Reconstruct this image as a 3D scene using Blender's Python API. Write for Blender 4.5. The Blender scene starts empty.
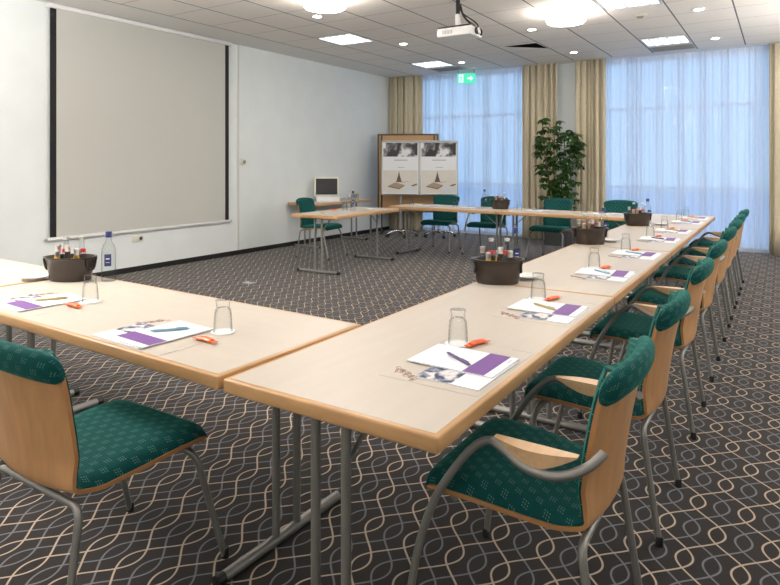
import bpy, bmesh, math, random
from mathutils import Vector, Matrix
random.seed(7)
sc = bpy.context.scene
COL = sc.collection
PI = math.pi
# ------------------------------------------------------------------ camera, world, exposure
YAW = math.atan(391 / 609)
cam_d = bpy.data.cameras.new('camera')
cam_d.sensor_width = 36.0
cam_d.lens = 36.0 * 609 / 780
cam_d.shift_y = -(292.5 - 164) / 780
cam_d.clip_start = 0.02
cam = bpy.data.objects.new('camera', cam_d)
COL.objects.link(cam)
cam.location = (0, 0, 1.38)
cam.rotation_euler = (PI / 2, 0, YAW)
sc.camera = cam
sc.view_settings.view_transform = 'Standard'
sc.view_settings.look = 'None'
sc.view_settings.gamma = 1
sc.view_settings.use_curve_mapping = False
sc.view_settings.exposure = 0.22

OMNI_W = 75.0      # added point lights out of view
SKY = 1.22
UP_W = 125.0
PANEL_E = 6.0      # ceiling light panels
DISC_E = 42.0       # round glass lamps
SPOT_W = 9.0      # downlights

world = bpy.data.worlds.new('sky')
sc.world = world
world.use_nodes = True
wn = world.node_tree.nodes
wl = world.node_tree.links
wn.clear()
wo = wn.new('ShaderNodeOutputWorld')
wb = wn.new('ShaderNodeBackground')
wt = wn.new('ShaderNodeTexCoord')
wx = wn.new('ShaderNodeSeparateXYZ')
wr = wn.new('ShaderNodeValToRGB')
wl.new(wt.outputs['Generated'], wx.inputs[0])
wl.new(wx.outputs['Z'], wr.inputs[0])
wr.color_ramp.elements[0].position = 0.0
wr.color_ramp.elements[0].color = (0.51, 0.80, 1.10, 1)
wr.color_ramp.elements[1].position = 0.5
wr.color_ramp.elements[1].color = (0.36, 0.64, 1.08, 1)
wl.new(wr.outputs[0], wb.inputs[0])
wb.inputs[1].default_value = SKY
wl.new(wb.outputs[0], wo.inputs[0])


# added fill lights out of view, raising the room's brightness
for (x, y, w) in ((-4.14, 1.1, 1.7), (-0.2, 5.2, 0.1), (-2.15, 3.1, 0.36), (-0.2, 1.1, 0.15), (1.7, 7.2, 0.25), (-1.2, -1.4, 0.15)):
    l = bpy.data.lights.new('added_fill_light', 'POINT')
    l.energy = OMNI_W * w
    l.shadow_soft_size = 0.2
    l.color = (1.0, 0.95, 0.89)
    o = bpy.data.objects.new('added_fill_light', l)
    COL.objects.link(o)
    o.location = (x, y, 2.55)
# upward fill lights added outside the view to brighten the ceiling
for (x, y, w) in ((1.7, 4.0, 0.65), (1.7, 8.2, 0.8), (-2.6, -1.2, 0.36), (-4.9, 0.6, 1.1)):
    l = bpy.data.lights.new('added_ceiling_fill', 'AREA')
    l.shape = 'DISK'
    l.size = 0.4
    l.energy = UP_W * w
    l.color = (1.0, 0.96, 0.92)
    o = bpy.data.objects.new('added_ceiling_fill', l)
    COL.objects.link(o)
    o.location = (x, y, 1.85)
    o.rotation_euler = (PI, 0, 0)
sc.cycles.transparent_max_bounces = 24

# ------------------------------------------------------------------ materials
MATS = {}


def mat(name, col, rough=0.5, metal=0.0, spec=0.5, noise=0.0, nscale=20.0, stretch=(1, 1, 1), bump=0.0, sheen=0.0):
    if name in MATS:
        return MATS[name]
    m = bpy.data.materials.new(name)
    m.use_nodes = True
    nt = m.node_tree
    b = nt.nodes['Principled BSDF']
    b.inputs['Base Color'].default_value = (*col, 1)
    b.inputs['Roughness'].default_value = rough
    b.inputs['Metallic'].default_value = metal
    b.inputs['Specular IOR Level'].default_value = spec
    if sheen:
        b.inputs['Sheen Weight'].default_value = sheen
    if noise or bump:
        tc = nt.nodes.new('ShaderNodeTexCoord')
        mp = nt.nodes.new('ShaderNodeMapping')
        mp.inputs['Scale'].default_value = stretch
        nz = nt.nodes.new('ShaderNodeTexNoise')
        nz.inputs['Scale'].default_value = nscale
        nz.inputs['Detail'].default_value = 4
        nt.links.new(tc.outputs['Object'], mp.inputs[0])
        nt.links.new(mp.outputs[0], nz.inputs[0])
        if noise:
            cr = nt.nodes.new('ShaderNodeValToRGB')
            cr.color_ramp.elements[0].position = 0.3
            cr.color_ramp.elements[1].position = 0.7
            cr.color_ramp.elements[0].color = (*[max(0, c * (1 - noise)) for c in col], 1)
            cr.color_ramp.elements[1].color = (*[min(1, c * (1 + noise)) for c in col], 1)
            nt.links.new(nz.outputs[0], cr.inputs[0])
            nt.links.new(cr.outputs[0], b.inputs['Base Color'])
        if bump:
            bp = nt.nodes.new('ShaderNodeBump')
            bp.inputs['Strength'].default_value = bump
            bp.inputs['Distance'].default_value = 0.002
            nt.links.new(nz.outputs[0], bp.inputs['Height'])
            nt.links.new(bp.outputs[0], b.inputs['Normal'])
    MATS[name] = m
    return m


def emit(name, col, strength):
    m = bpy.data.materials.new(name)
    m.use_nodes = True
    nt = m.node_tree
    nt.nodes.clear()
    o = nt.nodes.new('ShaderNodeOutputMaterial')
    e = nt.nodes.new('ShaderNodeEmission')
    e.inputs[0].default_value = (*col, 1)
    e.inputs[1].default_value = strength
    nt.links.new(e.outputs[0], o.inputs[0])
    MATS[name] = m
    return m


class NG:
    """small helper for math-node graphs"""

    def __init__(self, nt):
        self.nt = nt

    def v(self, op, a, b=None, c=None):
        n = self.nt.nodes.new('ShaderNodeMath')
        n.operation = op
        for i, x in enumerate((a, b, c)):
            if x is None:
                continue
            if isinstance(x, (int, float)):
                n.inputs[i].default_value = x
            else:
                self.nt.links.new(x, n.inputs[i])
        return n.outputs[0]

    def mixc(self, f, a, b):
        n = self.nt.nodes.new('ShaderNodeMix')
        n.data_type = 'RGBA'
        for k, x in ((0, f), (6, a), (7, b)):
            if isinstance(x, (int, float)):
                n.inputs[k].default_value = x
            elif isinstance(x, tuple):
                n.inputs[k].default_value = (*x, 1)
            else:
                self.nt.links.new(x, n.inputs[k])
        return n.outputs[2]


def glass(name, col, rough=0.02, tint=0.9, edge_pow=3.0):
    """clear thin-walled glass: fresnel reflection over see-through"""
    m = bpy.data.materials.new(name)
    m.use_nodes = True
    nt = m.node_tree
    nt.nodes.clear()
    o = nt.nodes.new('ShaderNodeOutputMaterial')
    mix = nt.nodes.new('ShaderNodeMixShader')
    t = nt.nodes.new('ShaderNodeBsdfTransparent')
    g = nt.nodes.new('ShaderNodeBsdfGlossy')
    f = nt.nodes.new('ShaderNodeLayerWeight')
    f.inputs['Blend'].default_value = 0.5
    gg = NG(nt)
    fac = gg.v('ADD', gg.v('MULTIPLY', gg.v('POWER', f.outputs['Facing'], 4.0), 0.5), 0.012)
    # tint darkened towards the outline, standing in for refraction along the longer glass path
    tcol = gg.mixc(gg.v('POWER', f.outputs['Facing'], edge_pow), tuple(c * tint for c in col), tuple(c * 0.42 for c in col))
    nt.links.new(tcol, t.inputs[0])
    g.inputs[0].default_value = (0.9, 0.92, 0.93, 1)
    g.inputs['Roughness'].default_value = rough
    nt.links.new(fac, mix.inputs[0])
    nt.links.new(t.outputs[0], mix.inputs[1])
    nt.links.new(g.outputs[0], mix.inputs[2])
    nt.links.new(mix.outputs[0], o.inputs[0])
    MATS[name] = m
    return m


def carpet_mat():
    m = bpy.data.materials.new('patterned_carpet')
    m.use_nodes = True
    nt = m.node_tree
    b = nt.nodes['Principled BSDF']
    b.inputs['Roughness'].default_value = 0.9
    b.inputs['Specular IOR Level'].default_value = 0.15
    b.inputs['Sheen Weight'].default_value = 0.16
    b.inputs['Sheen Roughness'].default_value = 0.5
    g = NG(nt)
    tc = nt.nodes.new('ShaderNodeTexCoord')
    sx = nt.nodes.new('ShaderNodeSeparateXYZ')
    nt.links.new(tc.outputs['Object'], sx.inputs[0])
    X, Y = sx.outputs[0], sx.outputs[1]
    S, Pp, A = 0.0855, 0.42, 0.0700
    ph = g.v('MULTIPLY', g.v('SUBTRACT', Y, 2.353), 2 * PI / Pp)
    c = g.v('MULTIPLY', g.v('COSINE', ph), A)
    sl = g.v('MULTIPLY', g.v('SINE', ph), A * 2 * PI / Pp)
    ln = g.v('SQRT', g.v('ADD', g.v('MULTIPLY', sl, sl), 1.0))
    x0 = g.v('ADD', X, 0.328)

    def strand(off, sign):
        u = g.v('SUBTRACT', g.v('ADD', x0, 10 * 2 * S + S - off), g.v('MULTIPLY', c, sign))
        d = g.v('ABSOLUTE', g.v('SUBTRACT', g.v('FLOORED_MODULO', u, 2 * S), S))
        d = g.v('DIVIDE', d, ln)
        # soft edged thread
        return g.v('SUBTRACT', 1.0, g.v('SMOOTH_MIN', g.v('MULTIPLY', g.v('MAXIMUM', g.v('SUBTRACT', d, 0.0027), 0.0), 650.0), 1.0, 0.05))

    bei = g.v('MAXIMUM', strand(0.0, 1.0), strand(S, -1.0))
    gre = g.v('MAXIMUM', strand(0.0, -1.0), strand(S, 1.0))
    nz = nt.nodes.new('ShaderNodeTexNoise')
    nz.inputs['Scale'].default_value = 350
    nt.links.new(tc.outputs['Object'], nz.inputs[0])
    base = g.mixc(nz.outputs[0], (0.012, 0.0095, 0.009), (0.027, 0.021, 0.019))
    c1 = g.mixc(gre, base, (0.17, 0.175, 0.195))
    c2 = g.mixc(bei, c1, (0.50, 0.40, 0.31))
    nt.links.new(c2, b.inputs['Base Color'])
    bp = nt.nodes.new('ShaderNodeBump')
    bp.inputs['Strength'].default_value = 0.3
    bp.inputs['Distance'].default_value = 0.003
    nt.links.new(nz.outputs[0], bp.inputs['Height'])
    nt.links.new(bp.outputs[0], b.inputs['Normal'])
    return m


GX0, GXS = -0.455, 0.6525      # ceiling grid
GY0, GYS = 6.80, 0.6555


def ceiling_mat():
    m = bpy.data.materials.new('tiled_ceiling')
    m.use_nodes = True
    nt = m.node_tree
    b = nt.nodes['Principled BSDF']
    b.inputs['Roughness'].default_value = 0.9
    b.inputs['Specular IOR Level'].default_value = 0.1
    g = NG(nt)
    tc = nt.nodes.new('ShaderNodeTexCoord')
    sx = nt.nodes.new('ShaderNodeSeparateXYZ')
    nt.links.new(tc.outputs['Object'], sx.inputs[0])
    X, Y = sx.outputs[0], sx.outputs[1]

    def lines(c, o, s, w):
        d = g.v('ABSOLUTE', g.v('SUBTRACT', g.v('FLOORED_MODULO', g.v('ADD', c, 20 * s - o + s / 2), s), s / 2))
        return g.v('LESS_THAN', d, w)
    inside = g.v('MULTIPLY', g.v('GREATER_THAN', X, GX0 - 9 * GXS - 0.012), g.v('LESS_THAN', Y, GY0 + 6 * GYS + 0.006))
    lx = g.v('MULTIPLY', lines(X, GX0, GXS, 0.0085), inside)
    ly = g.v('MULTIPLY', lines(Y, GY0, GYS, 0.0045), inside)
    nz = nt.nodes.new('ShaderNodeTexNoise')
    nz.inputs['Scale'].default_value = 120
    nz.inputs['Detail'].default_value = 6
    nt.links.new(tc.outputs['Object'], nz.inputs[0])
    tile = g.mixc(nz.outputs[0], (0.80, 0.765, 0.725), (0.87, 0.835, 0.795))
    base = g.mixc(inside, (0.80, 0.79, 0.77), tile)
    c1 = g.mixc(ly, base, (0.33, 0.30, 0.28))
    c2 = g.mixc(lx, c1, (0.16, 0.165, 0.185))
    nt.links.new(c2, b.inputs['Base Color'])
    return m


def fabric_mat():
    m = bpy.data.materials.new('green_fabric')
    m.use_nodes = True
    nt = m.node_tree
    b = nt.nodes['Principled BSDF']
    b.inputs['Roughness'].default_value = 0.85
    b.inputs['Specular IOR Level'].default_value = 0.2
    b.inputs['Sheen Weight'].default_value = 0.2
    b.inputs['Sheen Roughness'].default_value = 0.4
    b.inputs['Sheen Tint'].default_value = (0.1, 0.75, 0.55, 1)
    g = NG(nt)
    uv = nt.nodes.new('ShaderNodeUVMap')
    sx = nt.nodes.new('ShaderNodeSeparateXYZ')
    nt.links.new(uv.outputs[0], sx.inputs[0])
    U, V = sx.outputs[0], sx.outputs[1]
    cw, ch = 0.052, 0.03
    vr = g.v('DIVIDE', g.v('ADD', V, 3.0), ch)
    row = g.v('FLOOR', vr)
    fv = g.v('MULTIPLY', g.v('SUBTRACT', g.v('SUBTRACT', vr, row), 0.5), ch)
    ur = g.v('ADD', g.v('DIVIDE', g.v('ADD', U, 3.0), cw), g.v('MULTIPLY', row, 0.5))
    fu = g.v('MULTIPLY', g.v('SUBTRACT', g.v('FRACT', ur), 0.5), cw)
    fu = g.v('ADD', fu, g.v('MULTIPLY', fv, 0.25))
    box = g.v('MULTIPLY', g.v('LESS_THAN', g.v('ABSOLUTE', fu), 0.0105), g.v('LESS_THAN', g.v('ABSOLUTE', fv), 0.0105))
    p = 0.007
    du = g.v('SUBTRACT', g.v('FRACT', g.v('ADD', g.v('DIVIDE', fu, p), 10.5)), 0.5)
    dv = g.v('SUBTRACT', g.v('FRACT', g.v('ADD', g.v('DIVIDE', fv, p), 10.5)), 0.5)
    rr = g.v('ADD', g.v('MULTIPLY', du, du), g.v('MULTIPLY', dv, dv))
    dot = g.v('MULTIPLY', g.v('LESS_THAN', rr, 0.065), box)
    nz = nt.nodes.new('ShaderNodeTexNoise')
    nz.inputs['Scale'].default_value = 40
    nt.links.new(uv.outputs[0], nz.inputs[0])
    base = g.mixc(nz.outputs[0], (0.001, 0.047, 0.046), (0.002, 0.078, 0.075))
    col = g.mixc(dot, base, (0.10, 0.20, 0.17))
    nt.links.new(col, b.inputs['Base Color'])
    return m


def sheer_mat():
    m = bpy.data.materials.new('sheer_voile')
    m.use_nodes = True
    nt = m.node_tree
    nt.nodes.clear()
    o = nt.nodes.new('ShaderNodeOutputMaterial')
    t = nt.nodes.new('ShaderNodeBsdfTransparent')
    t.inputs[0].default_value = (1, 1, 1, 1)
    d = nt.nodes.new('ShaderNodeBsdfDiffuse')
    d.inputs[0].default_value = (0.86, 0.87, 0.90, 1)
    tl = nt.nodes.new('ShaderNodeBsdfTranslucent')
    tl.inputs[0].default_value = (0.86, 0.88, 0.92, 1)
    m1 = nt.nodes.new('ShaderNodeMixShader')
    m1.inputs[0].default_value = 0.5
    m2 = nt.nodes.new('ShaderNodeMixShader')
    lw = nt.nodes.new('ShaderNodeLayerWeight')
    lw.inputs['Blend'].default_value = 0.35
    g = NG(nt)
    f = g.v('ADD', g.v('MULTIPLY', lw.outputs['Facing'], 0.34), 0.66)
    nt.links.new(d.outputs[0], m1.inputs[1])
    nt.links.new(tl.outputs[0], m1.inputs[2])
    nt.links.new(f, m2.inputs[0])
    nt.links.new(t.outputs[0], m2.inputs[1])
    nt.links.new(m1.outputs[0], m2.inputs[2])
    nt.links.new(m2.outputs[0], o.inputs[0])
    return m


def photo_mat(name, c1, c2, c3, scale, hard=True):
    m = bpy.data.materials.new(name)
    m.use_nodes = True
    nt = m.node_tree
    b = nt.nodes['Principled BSDF']
    b.inputs['Roughness'].default_value = 0.5
    tc = nt.nodes.new('ShaderNodeTexCoord')
    nz = nt.nodes.new('ShaderNodeTexNoise')
    nz.inputs['Scale'].default_value = scale
    nz.inputs['Detail'].default_value = 3
    nz.inputs['Distortion'].default_value = 0.6
    nt.links.new(tc.outputs['Object'], nz.inputs[0])
    cr = nt.nodes.new('ShaderNodeValToRGB')
    e = cr.color_ramp.elements
    e[0].position, e[0].color = 0.42, (*c1, 1)
    e[1].position, e[1].color = 0.60, (*c3, 1)
    k = e.new(0.51)
    k.color = (*c2, 1)
    nt.links.new(nz.outputs[0], cr.inputs[0])
    nt.links.new(cr.outputs[0], b.inputs['Base Color'])
    MATS[name] = m
    return m


M_CARPET = carpet_mat()
M_CEIL = ceiling_mat()
M_FABRIC = fabric_mat()
M_SHEER = sheer_mat()
M_WALL = mat('white_wall_paint', (0.79, 0.83, 0.83), 0.85, spec=0.15, noise=0.02, nscale=3)
M_BASE = mat('black_baseboard', (0.012, 0.012, 0.012), 0.5)
M_BEECH = mat('beech_ply', (0.50, 0.265, 0.115), 0.4, noise=0.10, nscale=6, stretch=(6, 6, 0.8))
M_PLYEDGE = mat('ply_edge', (0.40, 0.19, 0.07), 0.45)
M_ARM = mat('beech_arm', (0.62, 0.40, 0.22), 0.35, noise=0.08, nscale=8, stretch=(1, 8, 8))
M_TEDGE = mat('beech_edge', (0.52, 0.30, 0.135), 0.35, noise=0.10, nscale=5, stretch=(1.5, 1.5, 9))
M_TTOP = mat('beech_laminate', (0.53, 0.475, 0.412), 0.42, spec=0.4, noise=0.025, nscale=3, stretch=(1.2, 7, 1))
M_STEEL = mat('grey_lacquered_steel', (0.27, 0.265, 0.25), 0.42, metal=0.55)
M_CHROME = mat('chrome', (0.75, 0.75, 0.77), 0.15, metal=1.0)
M_BLACK = mat('black_plastic', (0.012, 0.012, 0.013), 0.45)
M_DGREY = mat('dark_grey_plastic', (0.06, 0.06, 0.065), 0.5)
M_WHITEP = mat('white_plastic', (0.78, 0.78, 0.77), 0.45)
M_CREAMP = mat('cream_plastic', (0.70, 0.68, 0.60), 0.5)
M_GREYM = mat('grey_metal', (0.42, 0.43, 0.44), 0.4, metal=0.6)
M_PAPER = mat('white_paper', (0.80, 0.815, 0.84), 0.6, spec=0.2)
M_PURPLE = mat('purple_print', (0.17, 0.065, 0.28), 0.55)
M_PRINT = mat('grey_print', (0.35, 0.35, 0.38), 0.6)
M_BROWNP = mat('brown_print', (0.30, 0.14, 0.12), 0.6)
M_MATP = mat('placemat_paper', (0.53, 0.477, 0.417), 0.38, spec=0.45)
M_PHOTO = photo_mat('brochure_photo', (0.02, 0.03, 0.08), (0.24, 0.27, 0.36), (0.74, 0.68, 0.68), 24)
M_PENB = mat('pen_blue', (0.22, 0.40, 0.52), 0.3)
M_PENP = mat('pen_purple', (0.07, 0.05, 0.16), 0.3)
M_PENG = mat('pen_gold', (0.42, 0.34, 0.14), 0.3)
M_ORANGE = mat('orange_wrapper', (0.85, 0.14, 0.03), 0.3, noise=0.2, nscale=60)
M_PORC = mat('white_porcelain', (0.82, 0.81, 0.78), 0.2)
M_TUB = mat('dark_brown_tub', (0.040, 0.028, 0.022), 0.28, noise=0.15, nscale=10)
M_GLASS = glass('clear_glass', (0.985, 0.99, 0.988), tint=0.985)
M_BGLASS = glass('bottle_glass', (0.95, 0.97, 0.965), tint=0.97)
M_WINGLASS = glass('window_glass', (0.97, 0.98, 1.0), tint=0.97, edge_pow=30.0)
M_LABELB = mat('navy_label', (0.02, 0.035, 0.16), 0.4)
M_REDL = mat('red_label', (0.60, 0.03, 0.03), 0.4)
M_YELJ = mat('yellow_juice', (0.75, 0.42, 0.02), 0.15)
M_ORJ = mat('orange_juice', (0.70, 0.22, 0.02), 0.15)
M_DARKD = mat('dark_cola', (0.03, 0.015, 0.01), 0.1)
M_SILVER = mat('silver_cap', (0.78, 0.78, 0.76), 0.28, metal=0.7)
M_CURT = mat('beige_curtain_cloth', (0.64, 0.57, 0.42), 0.9, spec=0.1, noise=0.05, nscale=30)
M_SCREEN = mat('screen_fabric', (0.55, 0.55, 0.515), 0.8, spec=0.2)
M_SBLACK = mat('screen_black_border', (0.010, 0.010, 0.010), 0.8)
M_FRAMEW = mat('white_window_frame', (0.85, 0.86, 0.88), 0.4)
M_PIN = mat('tan_pinboard_cloth', (0.55, 0.33, 0.16), 0.8, noise=0.06, nscale=60)
M_PINF = mat('dark_bronze_frame', (0.10, 0.075, 0.055), 0.45, metal=0.4)
M_BW = photo_mat('black_white_photo', (0.015, 0.015, 0.017), (0.20, 0.20, 0.21), (0.75, 0.75, 0.76), 5.5)
M_POSTB = mat('poster_beige', (0.66, 0.63, 0.58), 0.5, noise=0.06, nscale=3)
M_NOTE = mat('tan_notebook', (0.36, 0.26, 0.19), 0.6)
M_SCRB = mat('dark_screen_glass', (0.014, 0.016, 0.018), 0.5)
M_LEAF = mat('leaf_green', (0.032, 0.085, 0.018), 0.4, noise=0.5, nscale=9)
M_STEM = mat('plant_stem', (0.11, 0.09, 0.035), 0.7)
M_SOIL = mat('potting_soil', (0.03, 0.02, 0.012), 0.95)
M_POT = mat('grey_planter', (0.055, 0.06, 0.065), 0.5)
M_VENT = mat('vent_grey', (0.36, 0.35, 0.33), 0.6)
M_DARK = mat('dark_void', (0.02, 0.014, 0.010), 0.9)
M_GREEN = emit('exit_green', (0.10, 0.85, 0.50), 0.95)
M_EXITW = emit('exit_white', (0.75, 1.0, 0.88), 1.3)
M_PANEL = emit('panel_light', (0.95, 0.98, 1.0), PANEL_E)
M_DISCL = emit('frosted_lamp_glow', (1.0, 0.90, 0.80), DISC_E)
M_SPOTL = emit('downlight_glow', (1.0, 0.93, 0.82), 30.0)
M_LED = emit('lamp_tube', (1.0, 0.97, 0.92), 12.0)
M_PAVE = mat('outside_paving', (0.66, 0.72, 0.80), 0.9, noise=0.1, nscale=2)
M_FACADE = mat('outside_facade', (0.45, 0.52, 0.62), 0.9)
M_OUTG = mat('outside_facade_glass', (0.10, 0.16, 0.26), 0.2)


# ------------------------------------------------------------------ mesh building
class MB:
    def __init__(self):
        self.v, self.f, self.mi, self.uv = [], [], [], []

    def add(self, verts, faces, mi=0, uvs=None):
        o = len(self.v)
        self.v += [Vector(p) for p in verts]
        for k, f in enumerate(faces):
            self.f.append([i + o for i in f])
            self.mi.append(mi)
            self.uv.append([uvs[i] for i in f] if uvs else None)
        return self

    def box(self, c, s, bev=0.0, mi=0, rot=None, seg=2):
        bm = bmesh.new()
        bmesh.ops.create_cube(bm, size=1.0)
        for p in bm.verts:
            p.co = Vector((p.co.x * s[0], p.co.y * s[1], p.co.z * s[2]))
        if bev > 0:
            bmesh.ops.bevel(bm, geom=bm.edges[:], offset=min(bev, 0.49 * min(s)), segments=seg, affect='EDGES', profile=0.5)
        R = rot if rot is not None else Matrix.Identity(3)
        bm.verts.index_update()
        vs = [R @ p.co + Vector(c) for p in bm.verts]
        fs = [[q.index for q in f.verts] for f in bm.faces]
        bm.free()
        return self.add(vs, fs, mi)

    def tube(self, pts, r, seg=10, mi=0, caps=True, radii=None):
        pts = [Vector(p) for p in pts]
        n = len(pts)
        T = []
        for i in range(n):
            a = pts[max(i - 1, 0)]
            b = pts[min(i + 1, n - 1)]
            T.append((b - a).normalized())
        up = Vector((0, 0, 1)) if abs(T[0].z) < 0.9 else Vector((1, 0, 0))
        N = (up - T[0] * up.dot(T[0])).normalized()
        vs = []
        for i in range(n):
            N = (N - T[i] * N.dot(T[i])).normalized()
            B = T[i].cross(N)
            rr = radii[i] if radii else r
            for k in range(seg):
                a = 2 * PI * k / seg
                vs.append(pts[i] + (N * math.cos(a) + B * math.sin(a)) * rr)
        fs = []
        for i in range(n - 1):
            for k in range(seg):
                k2 = (k + 1) % seg
                fs.append([i * seg + k, i * seg + k2, (i + 1) * seg + k2, (i + 1) * seg + k])
        if caps:
            fs.append(list(range(seg))[::-1])
            fs.append([(n - 1) * seg + k for k in range(seg)])
        return self.add(vs, fs, mi)

    def lathe(self, prof, seg=20, mi=0, c=(0, 0, 0), sx=1.0, sy=1.0, close=False):
        vs, fs = [], []
        n = len(prof)
        for (r, z) in prof:
            for k in range(seg):
                a = 2 * PI * k / seg
                vs.append(Vector((c[0] + sx * r * math.cos(a), c[1] + sy * r * math.sin(a), c[2] + z)))
        for i in range(n - 1):
            for k in range(seg):
                k2 = (k + 1) % seg
                fs.append([i * seg + k, i * seg + k2, (i + 1) * seg + k2, (i + 1) * seg + k])
        if close:
            for k in range(seg):
                k2 = (k + 1) % seg
                fs.append([(n - 1) * seg + k, (n - 1) * seg + k2, k2, k])
        else:
            if prof[0][0] > 1e-6:
                fs.append([k for k in range(seg)][::-1])
            if prof[-1][0] > 1e-6:
                fs.append([(n - 1) * seg + k for k in range(seg)])
        return self.add(vs, fs, mi)

    def prism(self, poly, z0, z1, mi=0):
        n = len(poly)
        vs = [(x, y, z0) for x, y in poly] + [(x, y, z1) for x, y in poly]
        fs = [list(range(n))[::-1], [n + k for k in range(n)]]
        for k in range(n):
            k2 = (k + 1) % n
            fs.append([k, k2, n + k2, n + k])
        return self.add(vs, fs, mi)

    def xf(self, M):
        self.v = [M @ p for p in self.v]
        return self

    def build(self, name, mats, parent=None, smooth=True, ang=40, loc=None, rz=None, kind=None, label=None):
        me = bpy.data.meshes.new(name)
        me.from_pydata([tuple(p) for p in self.v], [], self.f)
        if not isinstance(mats, (list, tuple)):
            mats = [mats]
        for m in mats:
            me.materials.append(m)
        me.polygons.foreach_set('material_index', self.mi)
        if any(u is not None for u in self.uv):
            ul = me.uv_layers.new(name='UVMap')
            k = 0
            for f, u in zip(self.f, self.uv):
                for j in range(len(f)):
                    ul.data[k].uv = u[j] if u else (0, 0)
                    k += 1
        bm = bmesh.new()
        bm.from_mesh(me)
        bmesh.ops.remove_doubles(bm, verts=bm.verts[:], dist=1e-6)
        bmesh.ops.recalc_face_normals(bm, faces=bm.faces[:])
        bm.to_mesh(me)
        bm.free()
        if smooth:
            me.polygons.foreach_set('use_smooth', [True] * len(me.polygons))
            me.set_sharp_from_angle(angle=math.radians(ang))
        me.update()
        o = bpy.data.objects.new(name, me)
        COL.objects.link(o)
        if parent:
            o.parent = parent
        if loc is not None:
            o.location = loc
        if rz is not None:
            o.rotation_euler = (0, 0, rz)
        if kind:
            o['kind'] = kind
        if label:
            o['label'] = label
        return o


def fil(pts, rad, n=5):
    """round the corners of a polyline"""
    pts = [Vector(p) for p in pts]
    out = [pts[0]]
    for i in range(1, len(pts) - 1):
        a, b, c = pts[i - 1], pts[i], pts[i + 1]
        r = min(rad, 0.45 * (a - b).length, 0.45 * (c - b).length)
        p, q = b + (a - b).normalized() * r, b + (c - b).normalized() * r
        for k in range(n + 1):
            t = k / n
            out.append(p * (1 - t) ** 2 + b * 2 * t * (1 - t) + q * t * t)
    out.append(pts[-1])
    return out


def spline(pts, n=4):
    pts = [Vector(p) for p in pts]
    out = []
    for i in range(len(pts) - 1):
        p0, p1, p2 = pts[max(i - 1, 0)], pts[i], pts[i + 1]
        p3 = pts[min(i + 2, len(pts) - 1)]
        for k in range(n):
            t = k / n
            out.append(0.5 * ((2 * p1) + (p2 - p0) * t + (2 * p0 - 5 * p1 + 4 * p2 - p3) * t * t + (3 * p1 - p0 - 3 * p2 + p3) * t ** 3))
    out.append(pts[-1])
    return out


def tag(o, label, cat, group=None, kind=None):
    o['label'] = label
    o['category'] = cat
    if group:
        o['group'] = group
    if kind:
        o['kind'] = kind
    return o


def thing(name, label, cat, loc=(0, 0, 0), rz=0.0, group=None):
    o = bpy.data.objects.new(name, None)
    o.empty_display_size = 0.1
    COL.objects.link(o)
    o.location = loc
    o.rotation_euler = (0, 0, rz)
    return tag(o, label, cat, group)


def kids(o):
    return [c for c in list(bpy.data.objects) if c.parent == o]


KIDS = {}


def freeze(root):
    KIDS[root.name] = [(c, kids(c)) for c in kids(root)]
    return root


USED = set()


def place(root, label, loc, rz=0.0, group=None):
    """first use places the thing itself; afterwards copies of it and all its parts"""
    if root.name not in USED:
        USED.add(root.name)
        r = root
    else:
        r = root.copy()
        COL.objects.link(r)
        for c, gs in KIDS.get(root.name, []):
            c2 = c.copy()
            COL.objects.link(c2)
            c2.parent = r
            for gch in gs:
                g2 = gch.copy()
                COL.objects.link(g2)
                g2.parent = c2
    r.location = loc
    r.rotation_euler = (0, 0, rz)
    r['label'] = label
    if group:
        r['group'] = group
    return r


def rotz(rz):
    return Matrix.Rotation(rz, 3, 'Z')


def at(loc, rz, x, y, z=0.0):
    p = rotz(rz) @ Vector((x, y, z))
    return (loc[0] + p.x, loc[1] + p.y, loc[2] + p.z)


# ------------------------------------------------------------------ the room
H = 3.2
XL, XR, YB, YF = -6.97, 2.4, 11.0, -2.6


def struct(name, mb, mats, smooth=False):
    o = mb.build(name, mats, smooth=smooth)
    o['kind'] = 'structure'
    return o


struct('floor', MB().box(((XL + XR) / 2, (YF + YB) / 2, -0.05), (XR - XL + 0.4, YB - YF + 0.4, 0.1)), M_CARPET).location = (0, 0, 0)

# ceiling with the gap beside one pushed-up tile
gap = [(-3.62, 8.90), (-3.10, 8.90), (-3.085, 9.40)]
bm = bmesh.new()
outer = [bm.verts.new((x, y, H)) for x, y in ((XL - 0.2, YF - 0.2), (XR + 0.2, YF - 0.2), (XR + 0.2, YB + 0.2), (XL - 0.2, YB + 0.2))]
inner = [bm.verts.new((x, y, H)) for x, y in gap]
es = [bm.edges.new((outer[i], outer[(i + 1) % 4])) for i in range(4)] + [bm.edges.new((inner[i], inner[(i + 1) % 3])) for i in range(3)]
bmesh.ops.triangle_fill(bm, use_beauty=True, use_dissolve=False, edges=es)
me = bpy.data.meshes.new('ceiling')
for f in bm.faces:
    if f.normal.z > 0:
        f.normal_flip()
bm.to_mesh(me)
bm.free()
me.materials.append(M_CEIL)
ceil = bpy.data.objects.new('ceiling', me)
COL.objects.link(ceil)
ceil['kind'] = 'structure'
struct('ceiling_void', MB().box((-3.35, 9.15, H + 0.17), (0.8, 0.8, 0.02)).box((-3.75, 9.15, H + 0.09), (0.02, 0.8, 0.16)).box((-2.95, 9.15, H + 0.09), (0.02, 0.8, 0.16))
       .box((-3.35, 8.75, H + 0.09), (0.8, 0.02, 0.16)).box((-3.35, 9.55, H + 0.09), (0.8, 0.02, 0.16)), M_DARK)

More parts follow.
